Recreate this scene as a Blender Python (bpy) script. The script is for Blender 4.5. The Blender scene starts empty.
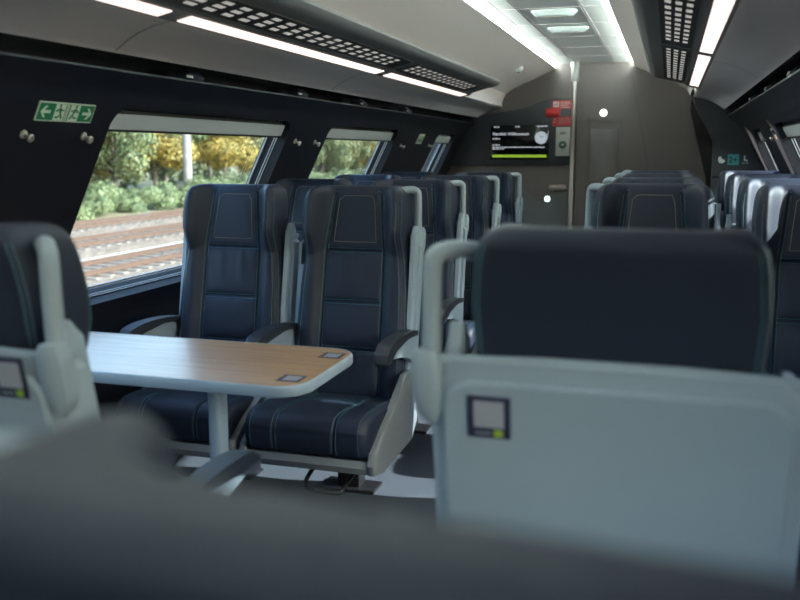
import bpy, bmesh, math, random
from mathutils import Vector, Matrix, noise
random.seed(7)
C = bpy.context.scene.collection
PI = math.pi
CX = -0.66            # centre line of the carriage
# ------------------------------------------------------------------ materials
def mat(name, col, rough=0.5, metal=0.0, bump=0.0, bscale=200.0, var=0.0, vscale=20.0, coat=0.0, emit=None, estr=0.0, spec=0.5, sheen=0.0):
    m = bpy.data.materials.new(name); m.use_nodes = True
    nt = m.node_tree; b = nt.nodes['Principled BSDF']
    b.inputs['Base Color'].default_value = (*col, 1)
    b.inputs['Roughness'].default_value = rough
    b.inputs['Metallic'].default_value = metal
    b.inputs['Coat Weight'].default_value = coat
    b.inputs['Specular IOR Level'].default_value = spec
    b.inputs['Sheen Weight'].default_value = sheen
    if emit:
        b.inputs['Emission Color'].default_value = (*emit, 1); b.inputs['Emission Strength'].default_value = estr
    tc = nt.nodes.new('ShaderNodeTexCoord')
    if bump:
        n = nt.nodes.new('ShaderNodeTexNoise'); n.inputs['Scale'].default_value = bscale; n.inputs['Detail'].default_value = 3
        nt.links.new(tc.outputs['Object'], n.inputs['Vector'])
        bp = nt.nodes.new('ShaderNodeBump'); bp.inputs['Strength'].default_value = bump; bp.inputs['Distance'].default_value = 0.002
        nt.links.new(n.outputs['Fac'], bp.inputs['Height']); nt.links.new(bp.outputs['Normal'], b.inputs['Normal'])
    if var:
        n = nt.nodes.new('ShaderNodeTexNoise'); n.inputs['Scale'].default_value = vscale; n.inputs['Detail'].default_value = 5
        nt.links.new(tc.outputs['Object'], n.inputs['Vector'])
        r = nt.nodes.new('ShaderNodeValToRGB')
        r.color_ramp.elements[0].position = .3; r.color_ramp.elements[1].position = .7
        r.color_ramp.elements[0].color = (*[c*(1-var) for c in col], 1)
        r.color_ramp.elements[1].color = (*[min(1, c*(1+var)) for c in col], 1)
        nt.links.new(n.outputs['Fac'], r.inputs['Fac']); nt.links.new(r.outputs['Color'], b.inputs['Base Color'])
    return m
M = {}
M['leather'] = mat('navy_leather', (.0100, .0160, .034), .56, bump=.25, bscale=900, spec=.38)
M['fabric_back'] = mat('dark_headrest_leather', (.0092, .0145, .027), .5, bump=.25, bscale=900)
M['stitch'] = mat('teal_stitch', (.045, .125, .165), .7)
M['tan_stitch'] = mat('tan_stitch', (.22, .19, .14), .7)
M['shell'] = mat('pale_grey_plastic', (.295, .365, .425), .42, bump=.05, bscale=1500)
M['shell_in'] = mat('grey_panel_plastic', (.262, .332, .39), .5, bump=.08, bscale=1500)
M['grey_cast'] = mat('grey_cast_metal', (.15, .165, .18), .45)
M['pad'] = mat('armrest_rubber', (.018, .022, .032), .5)
M['black'] = mat('black_metal', (.008, .008, .01), .4)
M['wall_dark'] = mat('navy_black_wall', (.0062, .0068, .0125), .5, bump=.05, bscale=600, spec=.32)
M['recess'] = mat('recess_black', (.006, .006, .009), .25)
M['rack_grey'] = mat('warm_grey_panel', (.80, .74, .72), .5)
M['rack_dark'] = mat('dark_grey_rack', (.20, .20, .20), .42)
M['rack_lip'] = mat('rack_edge_metal', (.20, .195, .185), .35)
M['vent_dark'] = mat('vent_plate', (.04, .04, .042), .45)
M['vent_slot'] = mat('vent_slot_glow', (.75, .73, .68), .5, emit=(1, .95, .88), estr=.35)  # faint glow added so the slots look lit from behind
M['ceil'] = mat('off_white_ceiling', (.90, .795, .745), .45)
M['ceil_c'] = mat('white_ceiling_centre', (.76, .77, .75), .5)
M['end'] = mat('end_wall_brown_grey', (.104, .086, .081), .45, var=.06, vscale=3)
M['end_door'] = mat('end_door_brown_grey', (.084, .071, .067), .4)
M['partition'] = mat('partition_dark', (.016, .017, .021), .45)
M['dglass'] = mat('dark_glass_panel', (.010, .009, .008), .15)
M['panel_dark'] = mat('screen_panel_grey', (.028, .030, .034), .4)
M['steel'] = mat('brushed_steel', (.55, .53, .49), .3, metal=.9)
M['alu'] = mat('window_aluminium', (.48, .50, .53), .35, metal=.6)
M['blind'] = mat('blind_grey', (.50, .53, .53), .5)
M['white'] = mat('white_plastic', (.75, .75, .72), .4)
M['lampshade'] = mat('speaker_white', (.62, .68, .66), .35)
M['knob'] = mat('hook_metal', (.50, .47, .42), .35, metal=.5)
M['red'] = mat('red_plastic', (.45, .018, .018), .4)
M['red_lt'] = mat('red_label', (.38, .025, .025), .5)
M['box_grey'] = mat('extinguisher_box_grey', (.42, .42, .39), .5)
M['green_dark'] = mat('round_green', (.015, .05, .03), .5)
M['sign_green'] = mat('sign_green', (.006, .155, .062), .5)
M['sign_white'] = mat('sign_white', (.62, .66, .52), .5)
M['navy_card'] = mat('navy_card', (.012, .014, .045), .5)
M['card_white'] = mat('card_pale', (.30, .31, .36), .5)
M['lime'] = mat('lime_dot', (.27, .42, .05), .5)
M['teal'] = mat('teal_sign', (.035, .27, .29), .5)
M['dark_ink'] = mat('dark_ink', (.01, .02, .04), .5)
M['pink'] = mat('pinkish_grey', (.30, .235, .21), .5)
M['screen'] = mat('screen_black', (.004, .005, .006), .12)
M['scr_white'] = mat('screen_white', (.02, .02, .02), .4, emit=(.85, .9, 1.0), estr=.55)
M['scr_clock'] = mat('screen_clock', (.02, .02, .02), .4, emit=(.62, .72, .80), estr=.62)
M['scr_green'] = mat('screen_lime', (.02, .02, .02), .4, emit=(.42, .72, .05), estr=.55)
M['led_warm'] = mat('led_strip', (.8, .8, .8), .4, emit=(1, .81, .75), estr=1.35)
M['led_cove'] = mat('led_cove', (.8, .8, .8), .4, emit=(.85, 1, .95), estr=48.0)
M['led_dot'] = mat('led_dot', (.8, .8, .8), .4, emit=(1, .97, .9), estr=4.0)
M['led_mint'] = mat('led_mint', (.8, .8, .8), .4, emit=(.7, 1, .88), estr=2.2)
# carpet
def carpet():
    m = mat('carpet_blue_black', (.010, .013, .022), .9); nt = m.node_tree; b = nt.nodes['Principled BSDF']
    tc = nt.nodes.new('ShaderNodeTexCoord'); v = nt.nodes.new('ShaderNodeTexNoise')
    v.inputs['Scale'].default_value = 260; v.inputs['Detail'].default_value = 4
    r = nt.nodes.new('ShaderNodeValToRGB')
    r.color_ramp.elements[0].position = .42; r.color_ramp.elements[0].color = (.007, .009, .016, 1)
    r.color_ramp.elements[1].position = .66; r.color_ramp.elements[1].color = (.115, .14, .185, 1)
    nt.links.new(tc.outputs['Object'], v.inputs['Vector']); nt.links.new(v.outputs['Fac'], r.inputs['Fac'])
    nt.links.new(r.outputs['Color'], b.inputs['Base Color'])
    bp = nt.nodes.new('ShaderNodeBump'); bp.inputs['Strength'].default_value = .6; bp.inputs['Distance'].default_value = .004
    nt.links.new(v.outputs['Fac'], bp.inputs['Height']); nt.links.new(bp.outputs['Normal'], b.inputs['Normal'])
    return m
M['carpet'] = carpet()
def wood():
    m = mat('oak_laminate', (.4, .22, .11), .35, coat=.35); nt = m.node_tree; b = nt.nodes['Principled BSDF']
    b.inputs['Coat Roughness'].default_value = .25
    tc = nt.nodes.new('ShaderNodeTexCoord'); mp = nt.nodes.new('ShaderNodeMapping'); mp.inputs['Scale'].default_value = (1.6, 26, 10)
    n = nt.nodes.new('ShaderNodeTexNoise'); n.inputs['Scale'].default_value = 2.2; n.inputs['Detail'].default_value = 7; n.inputs['Distortion'].default_value = .4
    r = nt.nodes.new('ShaderNodeValToRGB')
    r.color_ramp.elements[0].position = .3; r.color_ramp.elements[0].color = (.36, .20, .105, 1)
    r.color_ramp.elements[1].position = .72; r.color_ramp.elements[1].color = (.50, .305, .17, 1)
    nt.links.new(tc.outputs['Object'], mp.inputs['Vector']); nt.links.new(mp.outputs['Vector'], n.inputs['Vector'])
    nt.links.new(n.outputs['Fac'], r.inputs['Fac']); nt.links.new(r.outputs['Color'], b.inputs['Base Color'])
    return m
M['wood'] = wood()
def glass():
    m = bpy.data.materials.new('window_glass'); m.use_nodes = True; nt = m.node_tree; nt.nodes.clear()
    o = nt.nodes.new('ShaderNodeOutputMaterial'); t = nt.nodes.new('ShaderNodeBsdfTransparent'); g = nt.nodes.new('ShaderNodeBsdfGlossy')
    t.inputs['Color'].default_value = (.72, .78, .80, 1); g.inputs['Roughness'].default_value = .02
    lw = nt.nodes.new('ShaderNodeLayerWeight'); p5 = nt.nodes.new('ShaderNodeMath'); p5.operation = 'POWER'; p5.inputs[1].default_value = 5
    fr = nt.nodes.new('ShaderNodeMath'); fr.operation = 'MULTIPLY_ADD'; fr.inputs[1].default_value = .9; fr.inputs[2].default_value = .03
    nt.links.new(lw.outputs['Facing'], p5.inputs[0]); nt.links.new(p5.outputs[0], fr.inputs[0])
    mx = nt.nodes.new('ShaderNodeMixShader')
    nt.links.new(fr.outputs[0], mx.inputs['Fac']); nt.links.new(t.outputs['BSDF'], mx.inputs[1]); nt.links.new(g.outputs['BSDF'], mx.inputs[2])
    nt.links.new(mx.outputs['Shader'], o.inputs['Surface'])
    return m
M['glass'] = glass()
def leafmat(name, c0, c1):
    m = mat(name, c0, .6); nt = m.node_tree; b = nt.nodes['Principled BSDF']
    tc = nt.nodes.new('ShaderNodeTexCoord'); n = nt.nodes.new('ShaderNodeTexNoise'); n.inputs['Scale'].default_value = 1.1; n.inputs['Detail'].default_value = 6
    r = nt.nodes.new('ShaderNodeValToRGB'); r.color_ramp.elements[0].position = .35; r.color_ramp.elements[1].position = .65
    r.color_ramp.elements[0].color = (*c0, 1); r.color_ramp.elements[1].color = (*c1, 1)
    nt.links.new(tc.outputs['Object'], n.inputs['Vector']); nt.links.new(n.outputs['Fac'], r.inputs['Fac']); nt.links.new(r.outputs['Color'], b.inputs['Base Color'])
    return m
M['leaf_y'] = leafmat('yellow_leaves', (0.126, 0.113, 0.025), (0.302, 0.218, 0.042))
M['leaf_g'] = leafmat('green_leaves', (0.042, 0.067, 0.025), (0.109, 0.130, 0.050))
M['leaf_p'] = leafmat('pale_leaves', (0.084, 0.105, 0.046), (0.193, 0.193, 0.092))
M['leaf_s'] = leafmat('shrub_leaves', (0.067, 0.101, 0.042), (0.151, 0.185, 0.084))
M['bark'] = mat('bark', (0.084, 0.071, 0.055), .9, var=.4, vscale=3)
M['pale_trunk'] = mat('pale_concrete_mast', (0.19, 0.19, 0.185), .8, var=.2, vscale=1.5)
M['ballast'] = mat('brown_ballast', (0.105, 0.084, 0.067), .95, bump=1.0, bscale=9, var=.5, vscale=5)
M['gravel'] = mat('pale_gravel', (0.36, 0.345, 0.305), .95, bump=1.0, bscale=9, var=.4, vscale=3)
M['grass'] = mat('dry_grass', (0.151, 0.139, 0.076), .95, var=.45, vscale=1.2)
M['rail'] = mat('rusty_rail', (0.090, 0.055, 0.040), .6, metal=.2)
M['sleeper'] = mat('grey_sleeper', (0.160, 0.143, 0.126), .9)
M['hedge'] = mat('hedge_green', (0.084, 0.118, 0.038), .9, bump=1, bscale=8, var=.5, vscale=4)
M['post'] = mat('dark_post', (0.021, 0.025, 0.021), .8)
# ------------------------------------------------------------------ helpers
def link(o): C.objects.link(o); return o
def mesh_obj(name, me, m=None, parent=None):
    if isinstance(me, bmesh.types.BMesh):
        bm = me; me = bpy.data.meshes.new(name); bm.to_mesh(me); bm.free()
    if m is not None and len(me.materials) == 0:
        for k in (m if isinstance(m, (list, tuple)) else [m]): me.materials.append(k)
    o = link(bpy.data.objects.new(name, me))
    if parent: o.parent = parent
    return o
def finish(bm, angle=38, name='m'):
    bmesh.ops.recalc_face_normals(bm, faces=bm.faces[:])
    for f in bm.faces: f.smooth = True
    me = bpy.data.meshes.new(name); bm.to_mesh(me); bm.free()
    me.set_sharp_from_angle(angle=math.radians(angle))
    return me
def setp(o, label=None, cat=None, group=None, kind=None):
    if label: o['label'] = label
    if cat: o['category'] = cat
    if group: o['group'] = group
    if kind: o['kind'] = kind
    return o
def empty(name, loc=(0, 0, 0), rz=0.0, parent=None):
    o = link(bpy.data.objects.new(name, None)); o.location = loc; o.rotation_euler = (0, 0, rz); o.empty_display_size = .1
    if parent: o.parent = parent
    return o
def box(bm, lo, hi, bev=0.0, seg=2, M4=None, mi=0):
    r = bmesh.ops.create_cube(bm, size=1.0); vs = r['verts']
    for v in vs:
        v.co = Vector([lo[i] + (v.co[i] + .5) * (hi[i] - lo[i]) for i in range(3)])
    fs = list({f for v in vs for f in v.link_faces})
    for f in fs: f.material_index = mi
    if bev:
        es = list({e for v in vs for e in v.link_edges})
        rr = bmesh.ops.bevel(bm, geom=es, offset=bev, segments=seg, profile=.5, affect='EDGES')
        vs = list({v for v in rr['verts']} | {v for v in vs if v.is_valid})
        for f in rr['faces']: f.material_index = mi
    if M4 is not None:
        for v in {v for v in vs if v.is_valid}: v.co = M4 @ v.co
    return bm
def tube(bm, pts, r, n=8, caps=True, mi=0, flat=None, closed=False):
    """round (or flattened) tube along pts; r number or list"""
    pts = [Vector(p) for p in pts]; L = len(pts); rings = []
    prev_n = None
    for i, p in enumerate(pts):
        if closed: t = pts[(i+1) % L] - pts[i-1]
        else: t = pts[min(i+1, L-1)] - pts[max(i-1, 0)]
        t.normalize()
        if prev_n is None:
            a = Vector((0, 0, 1)) if abs(t.z) < .9 else Vector((0, 1, 0))
            nrm = (a - t * a.dot(t)).normalized()
        else:
            nrm = (prev_n - t * prev_n.dot(t))
            nrm = nrm.normalized() if nrm.length > 1e-6 else t.orthogonal().normalized()
        prev_n = nrm; b = t.cross(nrm)
        rr = r[i] if isinstance(r, (list, tuple)) else r
        ra, rb = (rr, rr) if flat is None else (rr*flat[0], rr*flat[1])
        rings.append([bm.verts.new(p + nrm*(ra*math.cos(2*PI*k/n)) + b*(rb*math.sin(2*PI*k/n))) for k in range(n)])
    for i in range(L if closed else L-1):
        A, B = rings[i], rings[(i+1) % L]
        for k in range(n):
            f = bm.faces.new((A[k], A[(k+1) % n], B[(k+1) % n], B[k])); f.material_index = mi
    if caps and not closed:
        f = bm.faces.new(rings[0][::-1]); f.material_index = mi
        f = bm.faces.new(rings[-1]); f.material_index = mi
    return bm
def loft(bm, rings, caps=True, closed=True, mi=0):
    R = [[bm.verts.new(p) for p in r] for r in rings]; n = len(R[0])
    for A, B in zip(R, R[1:]):
        for k in range(n if closed else n-1):
            f = bm.faces.new((A[k], A[(k+1) % n], B[(k+1) % n], B[k])); f.material_index = mi
    if caps and closed:
        bm.faces.new(R[0][::-1]).material_index = mi; bm.faces.new(R[-1]).material_index = mi
    return bm
def prism(bm, poly, a, b, axis='x', mi=0, bev=0.0):
    """polygon (u,v) extruded along axis between a and b. x:(y,z) y:(x,z) z:(x,y)"""
    def P(u, v, w):
        return {'x': (w, u, v), 'y': (u, w, v), 'z': (u, v, w)}[axis]
    A = [bm.verts.new(P(u, v, a)) for u, v in poly]; B = [bm.verts.new(P(u, v, b)) for u, v in poly]
    n = len(poly); fs = [bm.faces.new(A), bm.faces.new(B[::-1])]
    for k in range(n): fs.append(bm.faces.new((A[k], B[k], B[(k+1) % n], A[(k+1) % n])))
    for f in fs: f.material_index = mi
    if bev:
        es = list({e for f in fs[:2] for e in f.edges})
        rr = bmesh.ops.bevel(bm, geom=es, offset=bev, segments=2, profile=.5, affect='EDGES')
        for f in rr['faces']: f.material_index = mi
    return bm
def lathe(bm, prof, n=20, M4=None, mi=0):
    """prof: (r, h) along +z"""
    rings = [[Vector((r*math.cos(2*PI*k/n), r*math.sin(2*PI*k/n), h)) for k in range(n)] for r, h in prof]
    if M4 is not None: rings = [[M4 @ p for p in R] for R in rings]
    return loft(bm, rings, True, True, mi)
def sstep(a, b, x):
    t = max(0, min(1, (x-a)/(b-a))); return t*t*(3-2*t)
def lerp_tab(tab, x):
    if x <= tab[0][0]: return tab[0][1]
    for (a, va), (b, vb) in zip(tab, tab[1:]):
        if x <= b: return va + (vb-va)*((x-a)/(b-a))
    return tab[-1][1]
def smooth_path(pts, n=6):
    """Catmull-Rom"""
    P = [Vector(p) for p in pts]; out = []
    for i in range(len(P)-1):
        p0 = P[max(i-1, 0)]; p1 = P[i]; p2 = P[i+1]; p3 = P[min(i+2, len(P)-1)]
        for k in range(n):
            t = k/n
            out.append(.5*((2*p1)+(-p0+p2)*t+(2*p0-5*p1+4*p2-p3)*t*t+(-p0+3*p1-3*p2+p3)*t**3))
    out.append(P[-1]); return out
def text_mesh(name, s, size, M4, m, parent=None, thick=.0004, align='LEFT', bold=0.0):
    cu = bpy.data.curves.new(name, 'FONT'); cu.body = s; cu.size = size; cu.align_x = align; cu.extrude = thick; cu.offset = bold
    t = bpy.data.objects.new(name, cu); link(t)
    dg = bpy.context.evaluated_depsgraph_get(); dg.update()
    me = bpy.data.meshes.new_from_object(t.evaluated_get(dg))
    bpy.data.objects.remove(t); bpy.data.curves.remove(cu)
    me.transform(M4); me.materials.clear(); me.materials.append(m)
    return mesh_obj(name, me, m, parent)
# ------------------------------------------------------------------ carriage shell
Y0, Y1, YP = -2.2, 8.0, 6.94       # rear, end wall, right partition
ZA, ZB = .765, 1.585                 # the slanted window zone of the side wall
def wz(z): return 1.475 - (z-.87)*.492
NRM = (.897, .441)                 # outward across the window zone (w, z)
def P3(side, w, y, z):
    if side > 0 and w > 1.05 and z < 1.65: w += .05*min(1, (1.65-z)/.12)   # the right side wall stands a little further out
    return Vector((CX + side*w, y, z))
def strip(bm, side, prof, ya, yb, mi=0):
    for (w0, z0), (w1, z1) in zip(prof, prof[1:]):
        f = bm.faces.new([bm.verts.new(P3(side, *q)) for q in ((w0, ya, z0), (w1, ya, z1), (w1, yb, z1), (w0, yb, z0))])
        f.material_index = mi
def struct(name, me, m, label=None):
    o = mesh_obj(name, me, m); o['kind'] = 'structure'
    if label: o['label'] = label
    return o
def rr_loop(ya, yb, za, zb, rad, n=8):
    pts = []
    for cy, cz, a0 in ((yb-rad, za+rad, -90), (yb-rad, zb-rad, 0), (ya+rad, zb-rad, 90), (ya+rad, za+rad, 180)):
        for k in range(n+1):
            a = math.radians(a0 + 90*k/n); pts.append((cy+rad*math.cos(a), cz+rad*math.sin(a)))
    return pts
OZ0, OZ1, OR = .80, 1.548, .07
def side_wall(side, wins, name, ya, yb):
    bm = bmesh.new()
    strip(bm, side, [(1.53, 0), (1.53, .70), (wz(ZA), ZA)], ya, yb)
    strip(bm, side, [(wz(ZB), ZB), (1.10, 1.61), (1.044, 1.655), (1.044, 1.662), (1.17, 1.664)], ya, yb)
    strip(bm, side, [(1.17, 1.664), (1.17, 1.718), (1.025, 1.716)], ya, yb, 1)
    y = ya
    for (a, b) in wins:
        if (a-.1) - y > .001: strip(bm, side, [(wz(ZA), ZA), (wz(ZB), ZB)], y, a-.1)
        inner = rr_loop(a, b, OZ0, OZ1, OR)
        oy0, oy1 = a-.1, b+.1
        cy, cz = (a+b)/2, (OZ0+OZ1)/2
        n = len(inner)
        # outer loop: each inner corner group goes to the matching outer corner
        outer = []
        q = n//4; corners = ((oy1, ZA), (oy1, ZB), (oy0, ZB), (oy0, ZA))
        for g in range(4):
            for k in range(q):
                cyy, czz = corners[g]; iy, iz = inner[g*q+k]; t = k/(q-1)
                if g == 0: p = (iy + (oy1-iy)*1.0 if t > .5 else iy+(oy1-iy)*(2*t), ZA if t <= .5 else ZA+(iz-ZA)*(2*t-1))
                elif g == 1: p = (oy1 if t <= .5 else oy1+(iy-oy1)*(2*t-1), iz+(ZB-iz)*(2*t) if t <= .5 else ZB)
                elif g == 2: p = (iy+(oy0-iy)*(2*t) if t <= .5 else oy0, ZB if t <= .5 else ZB+(iz-ZB)*(2*t-1))
                else: p = (oy0 if t <= .5 else oy0+(iy-oy0)*(2*t-1), iz+(ZA-iz)*(2*t) if t <= .5 else ZA)
                outer.append(p)
        dep = .11
        VI = [bm.verts.new(P3(side, wz(z), yy, z)) for yy, z in inner]
        VO = [bm.verts.new(P3(side, wz(z), yy, z)) for yy, z in outer]
        VD = [bm.verts.new(P3(side, wz(z)+NRM[0]*dep, yy, z+NRM[1]*dep)) for yy, z in inner]
        for k in range(n):
            j = (k+1) % n
            bm.faces.new((VI[k], VI[j], VO[j], VO[k])); bm.faces.new((VI[k], VI[j], VD[j], VD[k]))
        y = b+.1+.0
        # advance: the strip before the next window starts where this panel ends
    # pillars: rebuild as plain strips between the panels
    prev = ya
    for (a, b) in wins:
        prev = b+.1
    last = wins[-1][1]+.1
    strip(bm, side, [(wz(ZA), ZA), (wz(ZB), ZB)], last, yb)
    bmesh.ops.remove_doubles(bm, verts=bm.verts[:], dist=.0005)
    bm.normal_update()
    for f in bm.faces:      # every face looks into the carriage
        c = f.calc_center_median()
        if f.normal.dot(Vector((CX, c.y, 1.2)) - c) < 0: f.normal_flip()
    for f in bm.faces: f.smooth = True
    me = bpy.data.meshes.new(name); bm.to_mesh(me); bm.free(); me.set_sharp_from_angle(angle=math.radians(25))
    return struct(name, me, [M['wall_dark'], M['recess']])
WL = [(-1.7, -.15), (.45, 2.05), (2.62, 4.10), (4.62, 5.92), (7.0, 7.62)]
WR = [(-1.7, -.6), (-.15, .75), (1.60, 2.55), (3.38, 5.2), (5.95, 6.62)]  # unseen near window ends shaped to steer where sunlight lands inside
side_wall(-1, WL, 'wall_left', Y0, Y1)
side_wall(1, WR, 'wall_right', Y0, Y1)
def Q(side, y, z, d):  # a point of the window zone pushed d outward
    return P3(side, wz(z)+NRM[0]*d, y, z+NRM[1]*d)
wn = 0
for side, wins in ((-1, WL), (1, WR)):
    for (a, b) in wins:
        wn += 1
        root = empty('window_%d' % wn, Q(side, (a+b)/2, OZ0, .1)); root['kind'] = 'structure'
        inv = Matrix.Translation(-root.location)
        bm = bmesh.new()
        lp = rr_loop(a, b, OZ0, OZ1, OR)
        A = [bm.verts.new(Q(side, y, z, .10)) for y, z in lp]; B = [bm.verts.new(Q(side, y, z, .106)) for y, z in lp]
        bm.faces.new(A); bm.faces.new(B[::-1])
        for k in range(len(lp)): bm.faces.new((A[k], B[k], B[(k+1) % len(lp)], A[(k+1) % len(lp)]))
        bmesh.ops.recalc_face_normals(bm, faces=bm.faces[:]); bmesh.ops.transform(bm, matrix=inv, verts=bm.verts[:])
        mesh_obj('glass', bm, M['glass'], root)
        bm = bmesh.new()
        for dd, ins, r in ((.094, .012, .0045), (.060, .003, .0028), (.048, .003, .0028)):
            lp2 = rr_loop(a+ins, b-ins, OZ0+ins, OZ1-ins, OR-ins*.5)
            tube(bm, [Q(side, y, z, dd) for y, z in lp2], r, 6, closed=True)
        bmesh.ops.transform(bm, matrix=inv, verts=bm.verts[:])
        mesh_obj('window_frame', finish(bm, 50, 'window_frame'), M['alu'], root)
        bm = bmesh.new()   # roller blind cassette
        zc = 1.492
        sec = [(-.030, .030), (.030, .030), (.030, .062), (-.022, .062), (-.030, .054)]
        rings = []
        for y in (a+.006, b-.006):
            rings.append([Q(side, y, zc+s*.897, d) for s, d in sec])
        loft(bm, rings)
        loft(bm, [[Q(side, y, zc+s*.897, d) for s, d in ((.0, .064), (.075, .064), (.075, .098), (.0, .094))] for y in (a-.02, b+.02)], mi=1)
        # slim pull bar below
        sec = [(-.044, .042), (-.034, .042), (-.034, .056), (-.044, .056)]
        loft(bm, [[Q(side, y, zc+s*.897, d) for s, d in sec] for y in (a+.01, b-.01)], mi=1)
        bmesh.ops.transform(bm, matrix=inv, verts=bm.verts[:])
        mesh_obj('blind', finish(bm, 30, 'blind'), [M['blind'], M['black']], root)
# floor
bm = bmesh.new(); box(bm, (CX-1.56, Y0, -.06), (CX+1.62, Y1, 0)); struct('floor', finish(bm), M['carpet'])
# rear wall
bm = bmesh.new(); box(bm, (CX-1.52, Y0-.06, 0), (CX+1.52, Y0, 2.3)); struct('wall_back', finish(bm), M['end'])
# ceiling: curved side panels, cove ledges, white centre
CEIL_SIDE = [(.80, 1.87), (.775, 1.918), (.70, 1.965), (.62, 2.003), (.53, 2.038), (.44, 2.080), (.345, 2.122), (.337, 2.1245), (.337, 2.134), (.40, 2.136)]
bm = bmesh.new()
for s in (-1, 1): strip(bm, s, CEIL_SIDE, Y0, Y1)
strip(bm, -1, [(-.40, 2.165), (.40, 2.165)], Y0, Y1, 1)
for s in (-1, 1): strip(bm, s, [(.40, 2.136), (.40, 2.165)], Y0, Y1, 1)
bmesh.ops.remove_doubles(bm, verts=bm.verts[:], dist=.0005)
bmesh.ops.recalc_face_normals(bm, faces=bm.faces[:])
for f in bm.faces: f.smooth = True; 
me = bpy.data.meshes.new('ceiling'); bm.to_mesh(me); bm.free(); me.set_sharp_from_angle(angle=math.radians(30))
struct('ceiling', me, [M['ceil'], M['ceil_c']])
# roof above everything
bm = bmesh.new(); box(bm, (CX-1.4, Y0-.06, 2.28), (CX+1.4, Y1+.1, 2.32)); struct('roof', finish(bm), M['wall_dark'])
bm = bmesh.new()
for s in (-1, 1):
    strip(bm, s, [(1.66, -.06), (1.66, .78)], Y0, Y1+.1)
    strip(bm, s, [(1.285, 1.60), (1.22, 1.80), (1.0, 2.1), (.4, 2.30)], Y0, Y1+.1)
struct('trim_outer_skin', bm, M['wall_dark'])
# cove ledges: thin white lip and hidden LED line
bm = bmesh.new()
for w in (-.17, .17):                 # fine joints of the ceiling centre
    for dw in (-.008, .008): box(bm, (CX+w+dw-.0016, Y0, 2.1625), (CX+w+dw+.0016, Y1, 2.1652))
for w in (-.28, .28):
    box(bm, (CX+w-.0016, Y0, 2.1625), (CX+w+.0016, Y1, 2.1652))
y = -1.9
while y < Y1: box(bm, (CX-.335, y-.0015, 2.1628), (CX+.335, y+.0015, 2.1652)); y += .62
struct('trim_1', finish(bm), M['rack_grey'], 'fine joints across the white centre ceiling')
# warm grey curved side panel between window band and light strip
GREY = [(1.025, 1.708), (1.015, 1.714), (.975, 1.742), (.93, 1.765), (.88, 1.783), (.82, 1.7945)]
LEDGE = [(.82, 1.7945), (.806, 1.806), (.812, 1.83), (.80, 1.87)]
def grey_panel(side, yb, name):
    bm = bmesh.new(); strip(bm, side, [(1.025, 1.716)] + GREY + LEDGE, Y0, yb)
    bmesh.ops.remove_doubles(bm, verts=bm.verts[:], dist=.0005); bmesh.ops.recalc_face_normals(bm, faces=bm.faces[:])
    for f in bm.faces: f.smooth = True
    me = bpy.data.meshes.new(name); bm.to_mesh(me); bm.free(); me.set_sharp_from_angle(angle=math.radians(40))
    struct(name, me, M['rack_grey'])
grey_panel(-1, Y1, 'trim_2'); grey_panel(1, YP, 'trim_3')
bm = bmesh.new()
for side, ys in ((-1, (.7, 2.45, 4.3, 6.2)), (1, (.6, 2.3, 4.2, 5.6, 6.2))):
    for y in ys:
        for (w0, z0), (w1, z1) in zip(GREY[1:], GREY[2:]):
            a = P3(side, w0, y, z0-.0012); b = P3(side, w1, y, z1-.0012)
            f = bm.faces.new([bm.verts.new(p) for p in (a+Vector((0, -.004, 0)), b+Vector((0, -.004, 0)), b+Vector((0, .004, 0)), a+Vector((0, .004, 0)))])
struct('trim_4', bm, M['rack_dark'])
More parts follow.
